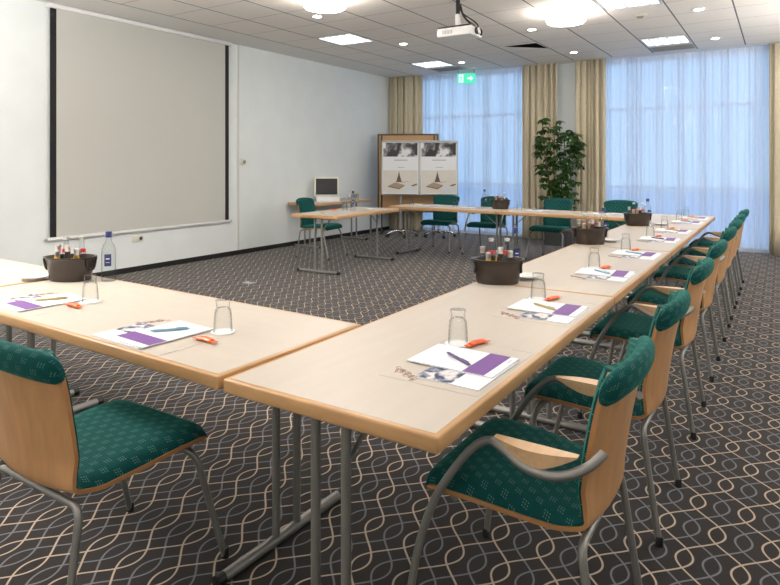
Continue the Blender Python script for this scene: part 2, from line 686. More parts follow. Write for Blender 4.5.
struct('wall_left', MB().box((XL - 0.1, (YF + YB) / 2, H / 2), (0.2, YB - YF + 0.4, H)), M_WALL)
struct('wall_right', MB().box((XR + 0.1, (YF + YB) / 2, H / 2), (0.2, YB - YF + 0.4, H)), M_WALL)
struct('wall_behind', MB().box(((XL + XR) / 2, YF - 0.1, H / 2), (XR - XL, 0.2, H)), M_WALL)
WIN = [(-6.45, -3.55), (-2.85, 0.35)]
struct('wall_back', MB().box(((XL + WIN[0][0]) / 2, YB + 0.1, H / 2), (WIN[0][0] - XL, 0.2, H))
       .box(((WIN[0][1] + WIN[1][0]) / 2, YB + 0.1, H / 2), (WIN[1][0] - WIN[0][1], 0.2, H))
       .box(((WIN[1][1] + XR) / 2, YB + 0.1, H / 2), (XR - WIN[1][1], 0.2, H)), M_WALL)
struct('baseboard_left', MB().box((XL + 0.006, (YF + YB) / 2, 0.034), (0.012, YB - YF, 0.068), 0.003), M_BASE)
struct('baseboard_right', MB().box((XR - 0.006, (YF + YB) / 2, 0.034), (0.012, YB - YF, 0.068), 0.003), M_BASE)
struct('baseboard_back', MB().box((-3.2, YB - 0.006, 0.034), (0.7, 0.012, 0.068), 0.003), M_BASE)
struct('trim_1', MB().box((XL + 0.006, 6.56, 1.63), (0.012, 0.04, 3.12), 0.003), mat('trim_paint', (0.66, 0.66, 0.63), 0.6))
for n, (a, b) in enumerate(WIN):
    w = MB()
    w.box((a + 0.03, YB + 0.09, H / 2), (0.06, 0.07, H)).box((b - 0.03, YB + 0.09, H / 2), (0.06, 0.07, H))
    w.box(((a + b) / 2, YB + 0.09, 0.03), (b - a, 0.07, 0.06)).box(((a + b) / 2, YB + 0.09, H - 0.04), (b - a, 0.07, 0.08))
    w.box(((a + b) / 2, YB + 0.09, 2.33), (b - a, 0.05, 0.035)).box(((a + b) / 2, YB + 0.09, 0.98), (b - a, 0.05, 0.035))
    wo_ = struct('window_%d' % (n + 1), w, M_FRAMEW)
    MB().box(((a + b) / 2, YB + 0.09, H / 2), (b - a - 0.02, 0.008, H - 0.04)).build('window_pane', M_WINGLASS, wo_, smooth=False)
# outside
struct('ground', MB().box((-3, YB + 12.3, -0.1), (60, 24, 0.1)), M_PAVE)

# curtains
def curtain(name, x0, x1, y, z0, z1, amp, period, m, label, cat, group, thick=0.0, jit=0.35, seed=1, fold=0.17):
    rnd = random.Random(seed)
    xs, ys = [], []
    n = max(8, int((x1 - x0) / (period / 16)))
    ph = 0.0
    mod = [rnd.uniform(-1, 1) for _ in range(12)]
    pts = []
    for i in range(n + 1):
        t = i / n
        x = x0 + (x1 - x0) * t
        w = sum(mod[k] * math.sin(2 * PI * (k + 1) * t * 1.7 + k) for k in range(6)) * jit
        a = amp * (0.65 + 0.35 * math.sin(5.3 * x + mod[7] * 3) * math.cos(2.1 * x + mod[8]))
        phi = 2 * PI * x / period + w * 2.2
        pts.append((x - fold * period * math.sin(2 * phi), a * math.sin(phi)))
    zs = [z0 + (z1 - z0) * k / 6 for k in range(7)]
    mb = MB()
    vs, fs, = [], []
    for j, z in enumerate(zs):
        sp = 0.75 + 0.25 * (1 - j / 6)
        for (x, d) in pts:
            vs.append((x, y + d * sp, z))
    m_ = n + 1
    for j in range(6):
        for i in range(n):
            fs.append([j * m_ + i, j * m_ + i + 1, (j + 1) * m_ + i + 1, (j + 1) * m_ + i])
    if thick > 0:
        k0 = len(vs)
        vs += [(x, yy + thick, z) for (x, yy, z) in vs]
        fs += [[q + k0 for q in f][::-1] for f in fs]
        for j in range(6):
            for i in (0, n):
                p, q = j * m_ + i, (j + 1) * m_ + i
                fs.append([p, q, q + k0, p + k0])
        for i in range(n):
            for j in (0, 6):
                p, q = j * m_ + i, j * m_ + i + 1
                fs.append([p, q, q + k0, p + k0])
    mb.add(vs, fs)
    o = mb.build(name, m, ang=180)
    return tag(o, label, cat, group)


g = 'beige drapes at the windows'
curtain('curtain', -6.93, -6.17, 10.80, 0.015, 3.19, 0.066, 0.125, M_CURT, 'beige pleated curtain in the corner behind the pinboard', 'curtain', g, 0.004, seed=2)
curtain('curtain', -4.02, -3.37, 10.80, 0.015, 3.19, 0.066, 0.115, M_CURT, 'beige pleated curtain directly behind the potted plant, beside the exit sign window', 'curtain', g, 0.004, seed=3)
curtain('curtain', -3.03, -2.54, 10.80, 0.015, 3.19, 0.066, 0.115, M_CURT, 'beige pleated curtain between the potted plant and the wide window', 'curtain', g, 0.004, seed=4)
curtain('curtain', -0.16, 0.55, 10.80, 0.015, 3.19, 0.066, 0.14, M_CURT, 'beige pleated curtain at the right end of the wide window', 'curtain', g, 0.004, seed=5)
g = 'sheer white window curtains'
curtain('sheer_curtain', -6.45, -3.6, 10.93, 0.07, 3.19, 0.022, 0.105, M_SHEER, 'sheer white curtain over the window behind the flip charts', 'curtain', g, seed=6, jit=0.6)
curtain('sheer_curtain', -2.8, 0.3, 10.93, 0.07, 3.19, 0.022, 0.105, M_SHEER, 'sheer white curtain over the wide window at the far end of the long table', 'curtain', g, seed=8, jit=0.6)

# ------------------------------------------------------------------ ceiling fittings
def cell(i, j):
    return (GX0 - (i - 0.5) * GXS, GY0 + (j + 0.5) * GYS)


def light_panel():
    r = thing('ceiling_light', 'panel', 'ceiling light')
    s = 0.62
    f = MB()
    for sg in (-1, 1):
        f.box((sg * (s / 2 - 0.012), 0, -0.006), (0.024, s, 0.012), 0.002).box((0, sg * (s / 2 - 0.012), -0.006), (s - 0.048, 0.024, 0.012), 0.002)
    f.build('frame', mat('lamp_frame', (0.50, 0.52, 0.55), 0.4, metal=0.3), r)
    MB().box((0, 0, -0.002), (s - 0.05, s - 0.05, 0.003)).build('diffuser', M_PANEL, r, smooth=False)
    l = MB()
    for k in range(1, 5):
        l.box((-s / 2 + s * k / 5, 0, -0.009), (0.012, s - 0.05, 0.010))
    for k in range(1, 9):
        l.box((0, -s / 2 + s * k / 9, -0.009), (s - 0.05, 0.009, 0.010))
    l.build('louvre', mat('lamp_louvre', (0.42, 0.44, 0.47), 0.4, metal=0.2), r, smooth=False)
    return freeze(r)


lp = light_panel()
for (i, j, lab) in ((8, 0, 'square louvred ceiling light near the left wall, between projector and screen'),
                    (8, 4, 'square louvred ceiling light before the exit sign'),
                    (2, 0, 'largest looking square louvred ceiling light, cut off by the top of the photo'),
                    (2, 4, 'square louvred ceiling light close to the wide sheer window')):
    c = cell(i, j)
    place(lp, lab, (c[0], c[1], H), 0, 'square louvred ceiling lights')
for (i, j, lab) in ((8, 5, 'grey ceiling air grille beside the exit sign'), (2, 5, 'grey ceiling air grille above the wide sheer window')):
    c = cell(i, j)
    r = thing('ceiling_vent', lab, 'vent', (c[0], c[1], H), 0, 'grey ceiling air grilles')
    MB().box((0, 0, -0.004), (0.62, 0.40, 0.008), 0.002).build('frame', M_VENT, r)
    sl = MB()
    for k in range(7):
        sl.box((0, -0.15 + 0.05 * k, -0.010), (0.56, 0.018, 0.006))
    sl.build('slats', mat('vent_slat', (0.28, 0.27, 0.25), 0.6), r, smooth=False)

dl = thing('downlight', 'downlight', 'ceiling light')
MB().lathe([(0.052, -0.002), (0.075, -0.002), (0.078, -0.008), (0.055, -0.012), (0.052, -0.006)], 20, close=True).build('trim_ring', M_WHITEP, dl)
MB().lathe([(0.0, -0.003), (0.054, -0.003), (0.054, -0.007), (0.0, -0.007)], 16).build('lamp', M_SPOTL, dl)
freeze(dl)
for (x, y, lab) in ((-4.80, 5.82, 'small round downlight just below the nearer glass disc lamp'),
                    (-4.80, 7.85, 'small round downlight between the two left ceiling panels'),
                    (-4.80, 9.84, 'small round downlight just before the exit sign'),
                    (-2.83, 7.95, 'small round downlight between projector and farther glass disc lamp'),
                    (-2.83, 9.93, 'small round downlight before the curtain behind the plant'),
                    (-0.81, 7.97, 'small round downlight nearer of the two right of the louvred panels'),
                    (-0.80, 9.93, 'small round downlight before the right end of the wide window')):
    place(dl, lab, (x, y, H), 0, 'small recessed downlights')
    l = bpy.data.lights.new('downlight_lamp', 'SPOT')
    l.energy = SPOT_W
    l.spot_size = math.radians(130)
    l.spot_blend = 0.8
    l.shadow_soft_size = 0.05
    l.color = (1.0, 0.86, 0.70)
    o = bpy.data.objects.new('downlight_lamp', l)
    COL.objects.link(o)
    o.location = (x, y, H - 0.02)

dp = thing('disc_lamp', 'disc', 'ceiling light')
MB().box((0, 0, -0.03), (0.15, 0.15, 0.06), 0.008).build('canopy', M_WHITEP, dp)
MB().lathe([(0.09, -0.06), (0.215, -0.075), (0.225, -0.10), (0.225, -0.125), (0.21, -0.14), (0.12, -0.145), (0.05, -0.147), (0.05, -0.06)], 32, close=True).build('glass_disc', M_DISCL, dp)
MB().lathe([(0.0, -0.16), (0.022, -0.158), (0.028, -0.150), (0.028, -0.10), (0.0, -0.10)], 16).build('finial', M_GREYM, dp)
freeze(dp)
place(dp, 'round frosted glass ceiling lamp nearer to the projection screen', (-4.14, 5.15, H), 0, 'round frosted glass ceiling lamps')
place(dp, 'round frosted glass ceiling lamp beside the louvred panel, right of the projector', (-2.15, 7.22, H), 0, 'round frosted glass ceiling lamps')

r = thing('smoke_detector', 'small brown smoke detector on a ceiling tile', 'smoke detector', (-1.45, 7.92, H))
MB().lathe([(0.0, -0.035), (0.028, -0.033), (0.045, -0.018), (0.05, 0.0), (0, 0)], 20).build('body', mat('beige_brown_plastic', (0.34, 0.25, 0.15), 0.5), r)
MB().lathe([(0.0, -0.018), (0.052, -0.018), (0.085, -0.004), (0.085, 0.0), (0, 0)], 20).build('base_plate', M_CREAMP, r)

# projector on its ceiling pole
pr = thing('projector', 'white ceiling projector hanging on a short pole with black cables', 'projector', (-3.0, 6.1, H), math.radians(0))
Rp = rotz(math.radians(0))
MB().box((0, 0, -0.375), (0.42, 0.30, 0.10), 0.02, 0).box((0, 0, -0.318), (0.40, 0.28, 0.016), 0.004, 1).build('housing', [M_WHITEP, M_BLACK], pr)
MB().tube([(-0.02, 0, -0.30), (-0.02, 0, -0.16)], 0.03, 12).build('pole', M_WHITEP, pr)
MB().tube([(-0.02, 0, -0.17), (-0.02, 0, 0.0)], 0.024, 12).build('pole_sleeve', M_BLACK, pr)
MB().tube([(0.20, -0.02, -0.37), (0.245, -0.02, -0.37)], 0.038, 16).build('lens', M_DGREY, pr)
MB().tube(spline([(0.0, 0.02, -0.05), (0.03, 0.02, -0.16), (0.10, 0.02, -0.25), (0.18, 0.03, -0.31), (0.24, 0.05, -0.36), (0.22, 0.08, -0.40)]), 0.012, 8).build('cable', M_BLACK, pr)
MB().tube(spline([(0.0, -0.02, -0.07), (0.06, -0.03, -0.17), (0.19, -0.01, -0.27), (0.22, 0.03, -0.33), (0.16, 0.08, -0.35)]), 0.008, 8).build('cable', M_BLACK, pr)
gm = MB()
for k in range(7):
    gm.box((-0.13 + k * 0.018, -0.1515, -0.375), (0.008, 0.004, 0.04))
gm.build('vent_grille', M_VENT, pr, smooth=False)

ex = thing('exit_sign', 'green lit emergency exit sign hanging before the sheer curtain', 'exit sign', (-5.06, 10.58, 0.04), math.radians(20))
MB().box((0, 0, 3.165), (0.34, 0.05, 0.05), 0.006).build('mount_bar', M_GREYM, ex)
MB().tube([(-0.15, 0, 3.15), (-0.15, 0, 3.06)], 0.005, 8).tube([(0.15, 0, 3.15), (0.15, 0, 3.06)], 0.005, 8).build('hanger', M_DGREY, ex)
sg = MB().box((0, 0, 2.975), (0.34, 0.018, 0.19), 0.003, 0)
yf = -0.0105
def flat(mb, pts, mi, y0=-0.0095, y1=-0.0115):
    n = len(pts)
    mb.add([(x, y0, z) for x, z in pts] + [(x, y1, z) for x, z in pts],
           [[n + k for k in range(n)], [k for k in range(n)][::-1]] + [[k, (k + 1) % n, n + (k + 1) % n, n + k] for k in range(n)], mi)
z0 = 2.975
flat(sg, [(-0.14, z0 - 0.075), (-0.055, z0 - 0.075), (-0.055, z0 + 0.075), (-0.14, z0 + 0.075)], 1)          # doorway
for pts in ([(-0.105, z0 + 0.045), (-0.09, z0 + 0.045), (-0.09, z0 + 0.06), (-0.105, z0 + 0.06)],            # running figure
            [(-0.115, z0 + 0.035), (-0.085, z0 + 0.04), (-0.088, z0 - 0.01), (-0.108, z0 - 0.012)],
            [(-0.088, z0 + 0.035), (-0.066, z0 + 0.015), (-0.071, z0 + 0.008), (-0.09, z0 + 0.022)],
            [(-0.115, z0 + 0.035), (-0.135, z0 + 0.01), (-0.128, z0 + 0.005), (-0.11, z0 + 0.022)],
            [(-0.108, z0 - 0.01), (-0.095, z0 - 0.01), (-0.115, z0 - 0.065), (-0.13, z0 - 0.062)],
            [(-0.098, z0 - 0.01), (-0.088, z0 - 0.01), (-0.066, z0 - 0.045), (-0.075, z0 - 0.055)]):
    flat(sg, pts, 0, -0.0115, -0.0125)
flat(sg, [(0.02, z0 + 0.015), (0.085, z0 + 0.015), (0.085, z0 - 0.015), (0.02, z0 - 0.015)], 1)              # arrow
flat(sg, [(0.08, z0 + 0.05), (0.135, z0), (0.08, z0 - 0.05)], 1)
sg.build('sign_face', [M_GREEN, M_EXITW], ex, smooth=False)

# ------------------------------------------------------------------ left wall
ps = thing('projection_screen', 'large off-white projection screen with black side borders on the left wall', 'projection screen', (XL, 5.03, 0))
MB().box((0.030, 0.0, 1.87), (0.006, 2.50, 2.64)).build('screen_fabric', M_SCREEN, ps, smooth=False)
for sy in (-1, 1):
    MB().box((0.030, sy * 1.285 + (0.0), 1.87), (0.007, 0.07, 2.64)).build('side_border', M_SBLACK, ps, smooth=False)
MB().box((0.030, 0, 0.53), (0.03, 2.70, 0.035), 0.008).build('bottom_bar', M_WHITEP, ps)
for sy in (-1, 1):
    MB().box((0.030, sy * 1.365, 0.53), (0.024, 0.03, 0.026), 0.006).build('end_cap', M_GREYM, ps)
MB().box((0.036, 0, 3.17), (0.07, 2.72, 0.05), 0.008).build('roller_case', M_WHITEP, ps)

so = thing('wall_socket', 'cream double wall socket below the projection screen', 'socket', (XL, 4.84, 0.42))
MB().box((0.006, 0, 0), (0.012, 0.16, 0.085), 0.004).build('face_plate', M_CREAMP, so)
for sy in (-1, 1):
    MB().xf(Matrix()).lathe([(0.0, 0.0), (0.022, 0.0), (0.024, 0.004), (0.0, 0.004)], 16).xf(Matrix.Translation((0.012, sy * 0.04, 0)) @ Matrix.Rotation(PI / 2, 4, 'Y')).build('socket_insert', M_DGREY if sy > 0 else M_CREAMP, so)
ts = thing('room_thermostat', 'small cream thermostat with knob on the wall right of the screen', 'thermostat', (XL, 6.66, 1.42))
MB().box((0.014, 0, 0), (0.028, 0.09, 0.09), 0.008).build('case', M_CREAMP, ts)
MB().lathe([(0, 0), (0.026, 0), (0.024, 0.018), (0, 0.018)], 18).xf(Matrix.Translation((0.028, 0.005, -0.005)) @ Matrix.Rotation(PI / 2, 4, 'Y')).build('dial', M_VENT, ts)
fb = thing('floor_outlet', 'small grey floor outlet lid in the carpet before the screen', 'floor outlet', (-5.19, 5.06, 0))
MB().box((0, 0, 0.004), (0.13, 0.10, 0.008), 0.003).build('lid', M_GREYM, fb)
MB().box((0.0, 0.03, 0.009), (0.05, 0.014, 0.004), 0.001).build('latch', M_DGREY, fb)

# ------------------------------------------------------------------ tables
def table(L, W, label, loc, rz, group, inset=0.12, foot=None, braces=True, z=0.74, ly=0.0):
    """top in local x (length) by y (width), origin on the floor under the centre"""
    t = thing('seminar_table', label, 'table', loc, rz, group)
    th = 0.042
    top = MB().box((0, 0, z - th / 2), (L, W, th), 0.006, seg=3).build('tabletop', M_TEDGE, t, ang=50)
    e = 0.016
    MB().box((0, 0, z - 0.0003), (L - 2 * e, W - 2 * e, 0.002)).build('laminate', M_TTOP, top, smooth=False)
    foot = foot or W * 0.9
    for s in (-1, 1):
        x = s * (L / 2 - inset)
        lg = MB()
        for sy in (-1, 1):
            lg.tube([(x, ly + sy * 0.055, 0.03), (x, ly + sy * 0.055, z - th)], 0.0145, 12)
        lg = lg.build('leg', M_STEEL, t)
        MB().tube([(x, ly - foot / 2 + 0.03, 0.021), (x, ly + foot / 2 - 0.03, 0.021)], 0.0195, 12).build('foot_bar', M_STEEL, lg)
        for sy in (-1, 1):
            MB().tube([(x, ly + sy * (foot / 2 - 0.032), 0.021), (x, ly + sy * foot / 2, 0.021)], 0.0205, 12).build('end_cap', M_BLACK, lg)
        MB().box((x, 0, z - th - 0.006), (0.04, W * 0.72, 0.012), 0.002).build('top_plate', M_BLACK, lg)
        if braces:
            MB().tube([(x - s * 0.004, ly - 0.055, 0.53), (x - s * 0.22, ly - 0.055, z - th - 0.004)], 0.007, 8).build('brace', M_STEEL, lg)
    return t


GT = 'beech seminar tables'
LX = -1.037
tw = 0.726
for k, lab in enumerate(('beech table at the near end of the long row, corner towards the viewer',
                         'second beech table from the near end of the long row',
                         'third beech table from the near end of the long row',
                         'beech table at the far end of the long row, by the window')):
    table(1.788, tw, lab, (LX, 1.257 + 1.79 * (k + 0.5), 0), PI / 2, GT, ly=0.05)
LR = math.radians(-1.2)
def lt(x):
    return 1.625 - (x + 1.40) * math.tan(math.radians(1.2)) * 1.0
table(2.0, tw, 'beech table joining the near end of the long row at a corner, on its left', (-2.418, lt(-2.405), 0), LR, GT, foot=0.66, ly=0.06)
table(2.0, tw, 'beech table reaching out of the left edge of the photo, bearing the water bottle', (-4.430, lt(-4.415), 0), LR, GT, foot=0.66, ly=0.06)
BR = math.radians(-4.0)
def bk(x):
    return 8.06 - (x + 3.22) * math.tan(math.radians(4.0))
table(1.79, 0.70, 'beech table at the left end of the back row, before the flip charts', (-4.13, bk(-4.13), 0), BR, GT)
table(1.79, 0.70, 'beech table of the back row meeting the long row, before the plant', (-2.335, bk(-2.335), 0), BR, GT)
SR = math.radians(90.0 + 2)
table(1.52, 0.73, 'beech table standing alone at an angle in front of the green chair by the wall', (-4.955, 6.66, 0), SR, GT, inset=0.10)
table(1.55, 0.66, 'beech side table along the left wall under the monitor', (-6.60, 8.40, 0), PI / 2, GT)

# ------------------------------------------------------------------ chairs
PROF = [(0.240, 0.418), (0.236, 0.440), (0.205, 0.454), (0.12, 0.456), (0.0, 0.446), (-0.10, 0.437), (-0.17, 0.432), (-0.208, 0.433), (-0.230, 0.447),
        (-0.238, 0.475), (-0.245, 0.53), (-0.258, 0.62), (-0.274, 0.71), (-0.290, 0.78), (-0.304, 0.834)]


def sheet(mb, prof, hw, lo, hi, nu=14, mi=0, mi_edge=0, bend=None, mi_lo=None):
    P2 = spline([(0, y, z) for y, z in prof], 3)
    n = len(P2)
    arc = [0.0]
    for i in range(1, n):
        arc.append(arc[-1] + (P2[i] - P2[i - 1]).length)
    nor = []
    for i in range(n):
        a, b = P2[max(i - 1, 0)], P2[min(i + 1, n - 1)]
        t = (b - a).normalized()
        nor.append(Vector((0, t.z, -t.y)))
    vs, uvs = [], []
    for lay in (0, 1):
        for i in range(n):
            t = arc[i] / arc[-1]
            w = hw(t)
            for k in range(nu + 1):
                u = -1 + 2 * k / nu
                off = (hi if lay else lo)(t, u) + (bend(t) * u * u if bend else 0)
                p = P2[i] + nor[i] * off
                vs.append((u * w, p.y, p.z))
                uvs.append((u * w, arc[i]))
    m = nu + 1
    o = n * m
    for i in range(n - 1):
        for k in range(nu):
            a, b, c, d = i * m + k, i * m + k + 1, (i + 1) * m + k + 1, (i + 1) * m + k
            mb.add([vs[q + o] for q in (a, b, c, d)], [[0, 1, 2, 3]], mi, [uvs[q] for q in (a, b, c, d)])
            mb.add([vs[q] for q in (d, c, b, a)], [[0, 1, 2, 3]], mi if mi_lo is None else mi_lo, [uvs[q] for q in (d, c, b, a)])
    ring = [i * m for i in range(n)] + [(n - 1) * m + k for k in range(1, m)] + [i * m + nu for i in range(n - 2, -1, -1)] + [k for k in range(nu - 1, 0, -1)]
    for q in range(len(ring)):
        a, b = ring[q], ring[(q + 1) % len(ring)]
        mb.add([vs[a], vs[b], vs[b + o], vs[a + o]], [[0, 1, 2, 3]], mi_edge, [uvs[a], uvs[b], uvs[b], uvs[a]])


def hw_chair(t):
    # seat front .. bend .. top
    pts = [(0, 0.225), (0.03, 0.250), (0.12, 0.262), (0.3, 0.247), (0.48, 0.225), (0.6, 0.212), (0.8, 0.216), (0.93, 0.222), (0.97, 0.212), (1.0, 0.185)]
    for (a, x), (b, y) in zip(pts, pts[1:]):
        if t <= b:
            s = (t - a) / (b - a)
            return x + (y - x) * s
    return pts[-1][1]


def bend_chair(t):
    return 0.0 if t < 0.45 else 0.045 * min(1, (t - 0.45) / 0.2)


def make_chair(arms):
    r = thing('armchair' if arms else 'side_chair', 'chair', 'chair')
    mb = MB()
    sheet(mb, PROF, lambda t: hw_chair(t), lambda t, u: -0.012, lambda t, u: 0.0, mi=0, mi_edge=1, bend=bend_chair)
    mb.build('plywood_shell', [M_BEECH, M_PLYEDGE], r, ang=50)
    mb = MB()

    def hi(t, u):
        e = max(0.0, 1 - abs(u) ** 8) ** 0.5
        tt = min(1, t / 0.05) ** 0.5
        return 0.006 + (0.026 + 0.006 * math.exp(-((t - 0.25) / 0.15) ** 2)) * e * tt
    sheet(mb, PROF, lambda t: hw_chair(t) - 0.004, lambda t, u: 0.001, hi, bend=bend_chair)
    mb.build('seat_cushion', M_FABRIC, r, ang=60)
    # padded roll folded over the top of the back
    mb = MB()
    nx, nc = 22, 18
    vs, uvs = [], []
    for i in range(nx + 1):
        u = -1 + 2 * i / nx
        x = u * 0.228
        e = max(0.0, 1 - abs(u) ** 6) ** 0.5
        bx = 0.045 * u * u
        ctr = Vector((x, -0.304 + bx * 0.93, 0.805 + 0.020 * (1 - u * u)))
        for k in range(nc):
            a = 2 * PI * k / nc
            # tall soft oval hugging the ply, leaning with the back
            dy = (0.031 * math.cos(a) * (0.35 + 0.65 * e))
            dz = (0.048 * math.sin(a) * (0.60 + 0.40 * e))
            if math.sin(a) < -0.2 and math.cos(a) < 0:
                dz *= 1.05
            dy += -0.25 * dz
            vs.append(ctr + Vector((0, dy, dz)))
            uvs.append((x, 0.05 * a + 0.9))
    fs = []
    for i in range(nx):
        for k in range(nc):
            k2 = (k + 1) % nc
            fs.append([i * nc + k, i * nc + k2, (i + 1) * nc + k2, (i + 1) * nc + k])
    fs += [list(range(nc))[::-1], [nx * nc + k for k in range(nc)]]
    mb.add(vs, fs, 0, uvs)
    mb.build('headroll', M_FABRIC, r, ang=70)
    R = 0.0115
    rear = MB()
    rear.tube([(-0.12, -0.205, 0.402), (0.12, -0.205, 0.402)], R, 10)
    for s in (-1, 1):
        if arms:
            p = spline([(s * 0.292, 0.285, 0.0), (s * 0.290, 0.268, 0.13), (s * 0.287, 0.235, 0.30), (s * 0.284, 0.185, 0.44), (s * 0.281, 0.11, 0.56), (s * 0.279, 0.055, 0.622), (s * 0.279, 0.015, 0.640)], 4)
            lg = MB().tube(p, R, 10).build('leg', M_STEEL, r)
            p = spline([(s * 0.279, 0.015, 0.640), (s * 0.288, -0.02, 0.628), (s * 0.303, -0.08, 0.606), (s * 0.304, -0.14, 0.600), (s * 0.292, -0.19, 0.608), (s * 0.268, -0.232, 0.628), (s * 0.246, -0.252, 0.645), (s * 0.230, -0.262, 0.655)], 4)
            MB().tube(p, 0.0125, 10).build('arm_rail', M_STEEL, r)
            a = MB()
            n = 12
            vs = []
            for i in range(n + 1):
                t = i / n
                y = 0.012 - 0.222 * t
                bow = math.sin(PI * t)
                x_in, x_out = 0.258, 0.279 + 0.030 * bow
                zt, zb = 0.651, 0.648 - 0.038 * bow
                vs += [(s * x_in, y, zb), (s * x_in, y, zt), (s * x_out, y, zt), (s * x_out, y, zb)]
            fs = []
            for i in range(n):
                for k in range(4):
                    k2 = (k + 1) % 4
                    fs.append([i * 4 + k, i * 4 + k2, (i + 1) * 4 + k2, (i + 1) * 4 + k])
            fs += [[0, 1, 2, 3], [n * 4 + k for k in (3, 2, 1, 0)]]
            a.add(vs, fs)
            a.build('armrest', M_ARM, r, ang=30)
        else:
            p = fil([(s * 0.268, 0.300, 0.0), (s * 0.240, 0.190, 0.410), (s * 0.12, 0.15, 0.425)], 0.10, 6)
            lg = MB().tube(p, R, 10).build('leg', M_STEEL, r)
        MB().lathe([(0, 0), (0.014, 0), (0.014, 0.03), (0.012, 0.034), (0, 0.034)], 12, c=(s * (0.292 if arms else 0.268), 0.285 if arms else 0.300, 0)).build('glide', M_BLACK, lg)
        p = fil([(s * 0.240, -0.265, 0.0), (s * 0.228, -0.205, 0.402), (s * 0.115, -0.205, 0.402)], 0.045, 6)
        lg = MB().tube(p, R, 10).build('leg', M_STEEL, r)
        MB().lathe([(0, 0), (0.014, 0), (0.014, 0.03), (0.012, 0.034), (0, 0.034)], 12, c=(s * 0.240, -0.265, 0)).build('glide', M_BLACK, lg)
    rear.build('rear_crossbar', M_STEEL, r)
    MB().tube([(-0.24 if arms else -0.16, 0.15, 0.425 if not arms else 0.43), (0.24 if arms else 0.16, 0.15, 0.425 if not arms else 0.43)], R, 10).build('front_crossbar', M_STEEL, r)
    return freeze(r)


side = make_chair(False)
armc = make_chair(True)
GC = 'green upholstered chairs around the tables'
CX = -0.635
RY = [1.80, 2.62, 3.64, 4.60, 5.63, 6.42, 7.12, 7.92]
labs = ('green armchair nearest the viewer, at the near corner of the long row',
        'green chair without arms tucked in just behind the nearest armchair',
        'green armchair third from the near end along the long row',
        'green chair without arms fourth from the near end along the long row',
        'green armchair fifth from the near end along the long row',
        'green chair without arms sixth from the near end along the long row',
        'green armchair second from the far end along the long row',
        'green chair without arms at the far end of the long row, by the window')
for i, (y, lab) in enumerate(zip(RY, labs)):
    place(armc if i % 2 == 0 else side, lab, (CX, y, 0), PI / 2, GC)
place(side, 'green chair with bare beech back, in the near left corner of the photo', (-1.908, 1.185, 0), math.radians(0.5), GC)
place(side, 'green chair behind the separate table, close to the left wall', (-5.78, 7.08, 0), math.radians(-90 + 8), GC)
place(side, 'green chair behind the back row, in front of the flip charts', (-4.60, 8.66, 0), PI + math.radians(6), GC)
place(armc, 'green chair behind the back row, behind the bottle tub standing there', (-3.80, 8.70, 0), PI, GC)
place(side, 'green chair behind the back row, in front of the plant', (-2.80, 8.70, 0), PI - math.radians(4), GC)
place(armc, 'green chair behind the back row, close to the far corner with the long row', (-1.90, 8.70, 0), PI, GC)

# ------------------------------------------------------------------ table ware
TZ = 0.7412


def build_placemat():
    mb = MB().box((0, 0, 0.0002), (0.46, 0.325, 0.0004))
    z = 0.0005
    mb.box((0.09, 0.158, z), (0.28, 0.003, 0.0004), 0, 1)          # dark line at the far edge
    for k in range(7):                                             # small print beside the right edge
        mb.box((0.224, -0.150 + k * 0.010, z), (0.004, 0.007, 0.0004), 0, 1)
    rnd = random.Random(3)                                          # brown line flourish, far left
    for k in range(22):
        t = k / 21
        cx = -0.205 + 0.05 * t + rnd.uniform(-0.018, 0.018)
        cy, a0, r0 = 0.055 + 0.09 * t + rnd.uniform(-0.008, 0.008), rnd.uniform(0, 6.28), rnd.uniform(0.006, 0.013)
        pts = [(cx + r0 * (1 - q / 16) * math.cos(a0 + q * 0.6), cy + r0 * (1 - q / 16) * math.sin(a0 + q * 0.6), z) for q in range(13)]
        mb.tube(pts, 0.0007, 4, 2)
    return tag(mb.build('placemat', [M_MATP, M_PRINT, M_BROWNP], smooth=False), 'x', 'placemat')


def build_brochure():
    mb = MB().box((0, 0, 0.0012), (0.297, 0.21, 0.0024), 0)
    mb.box((-0.085, 0.045, 0.0026), (0.125, 0.118, 0.0004), 0, 1)
    return tag(mb.build('brochure', [M_PAPER, M_PHOTO], smooth=False), 'x', 'brochure')


def build_pad():
    mb = MB().box((0, 0, 0.002), (0.21, 0.297, 0.004), 0)
    mb.box((0, -0.085, 0.0042), (0.209, 0.072, 0.0004), 0, 1)
    mb.box((0.06, -0.135, 0.0042), (0.03, 0.003, 0.0004), 0, 2)
    return tag(mb.build('notepad', [M_PAPER, M_PURPLE, M_PRINT], smooth=False), 'x', 'notepad')


def build_pen(m, nm):
    mb = MB()
    mb.tube([(-0.070, 0, 0.005), (-0.062, 0, 0.005), (-0.055, 0, 0.005), (0.06, 0, 0.005), (0.068, 0, 0.005)], 0.005, 10, radii=[0.001, 0.003, 0.005, 0.0052, 0.004])
    r = thing('ballpoint_pen', nm, 'pen')
    mb.build('barrel', m, r)
    MB().box((0.045, 0, 0.011), (0.04, 0.004, 0.002), 0.0008).tube([(0.068, 0, 0.005), (0.074, 0, 0.005)], 0.0025, 8).build('clip', m, r)
    return freeze(r)


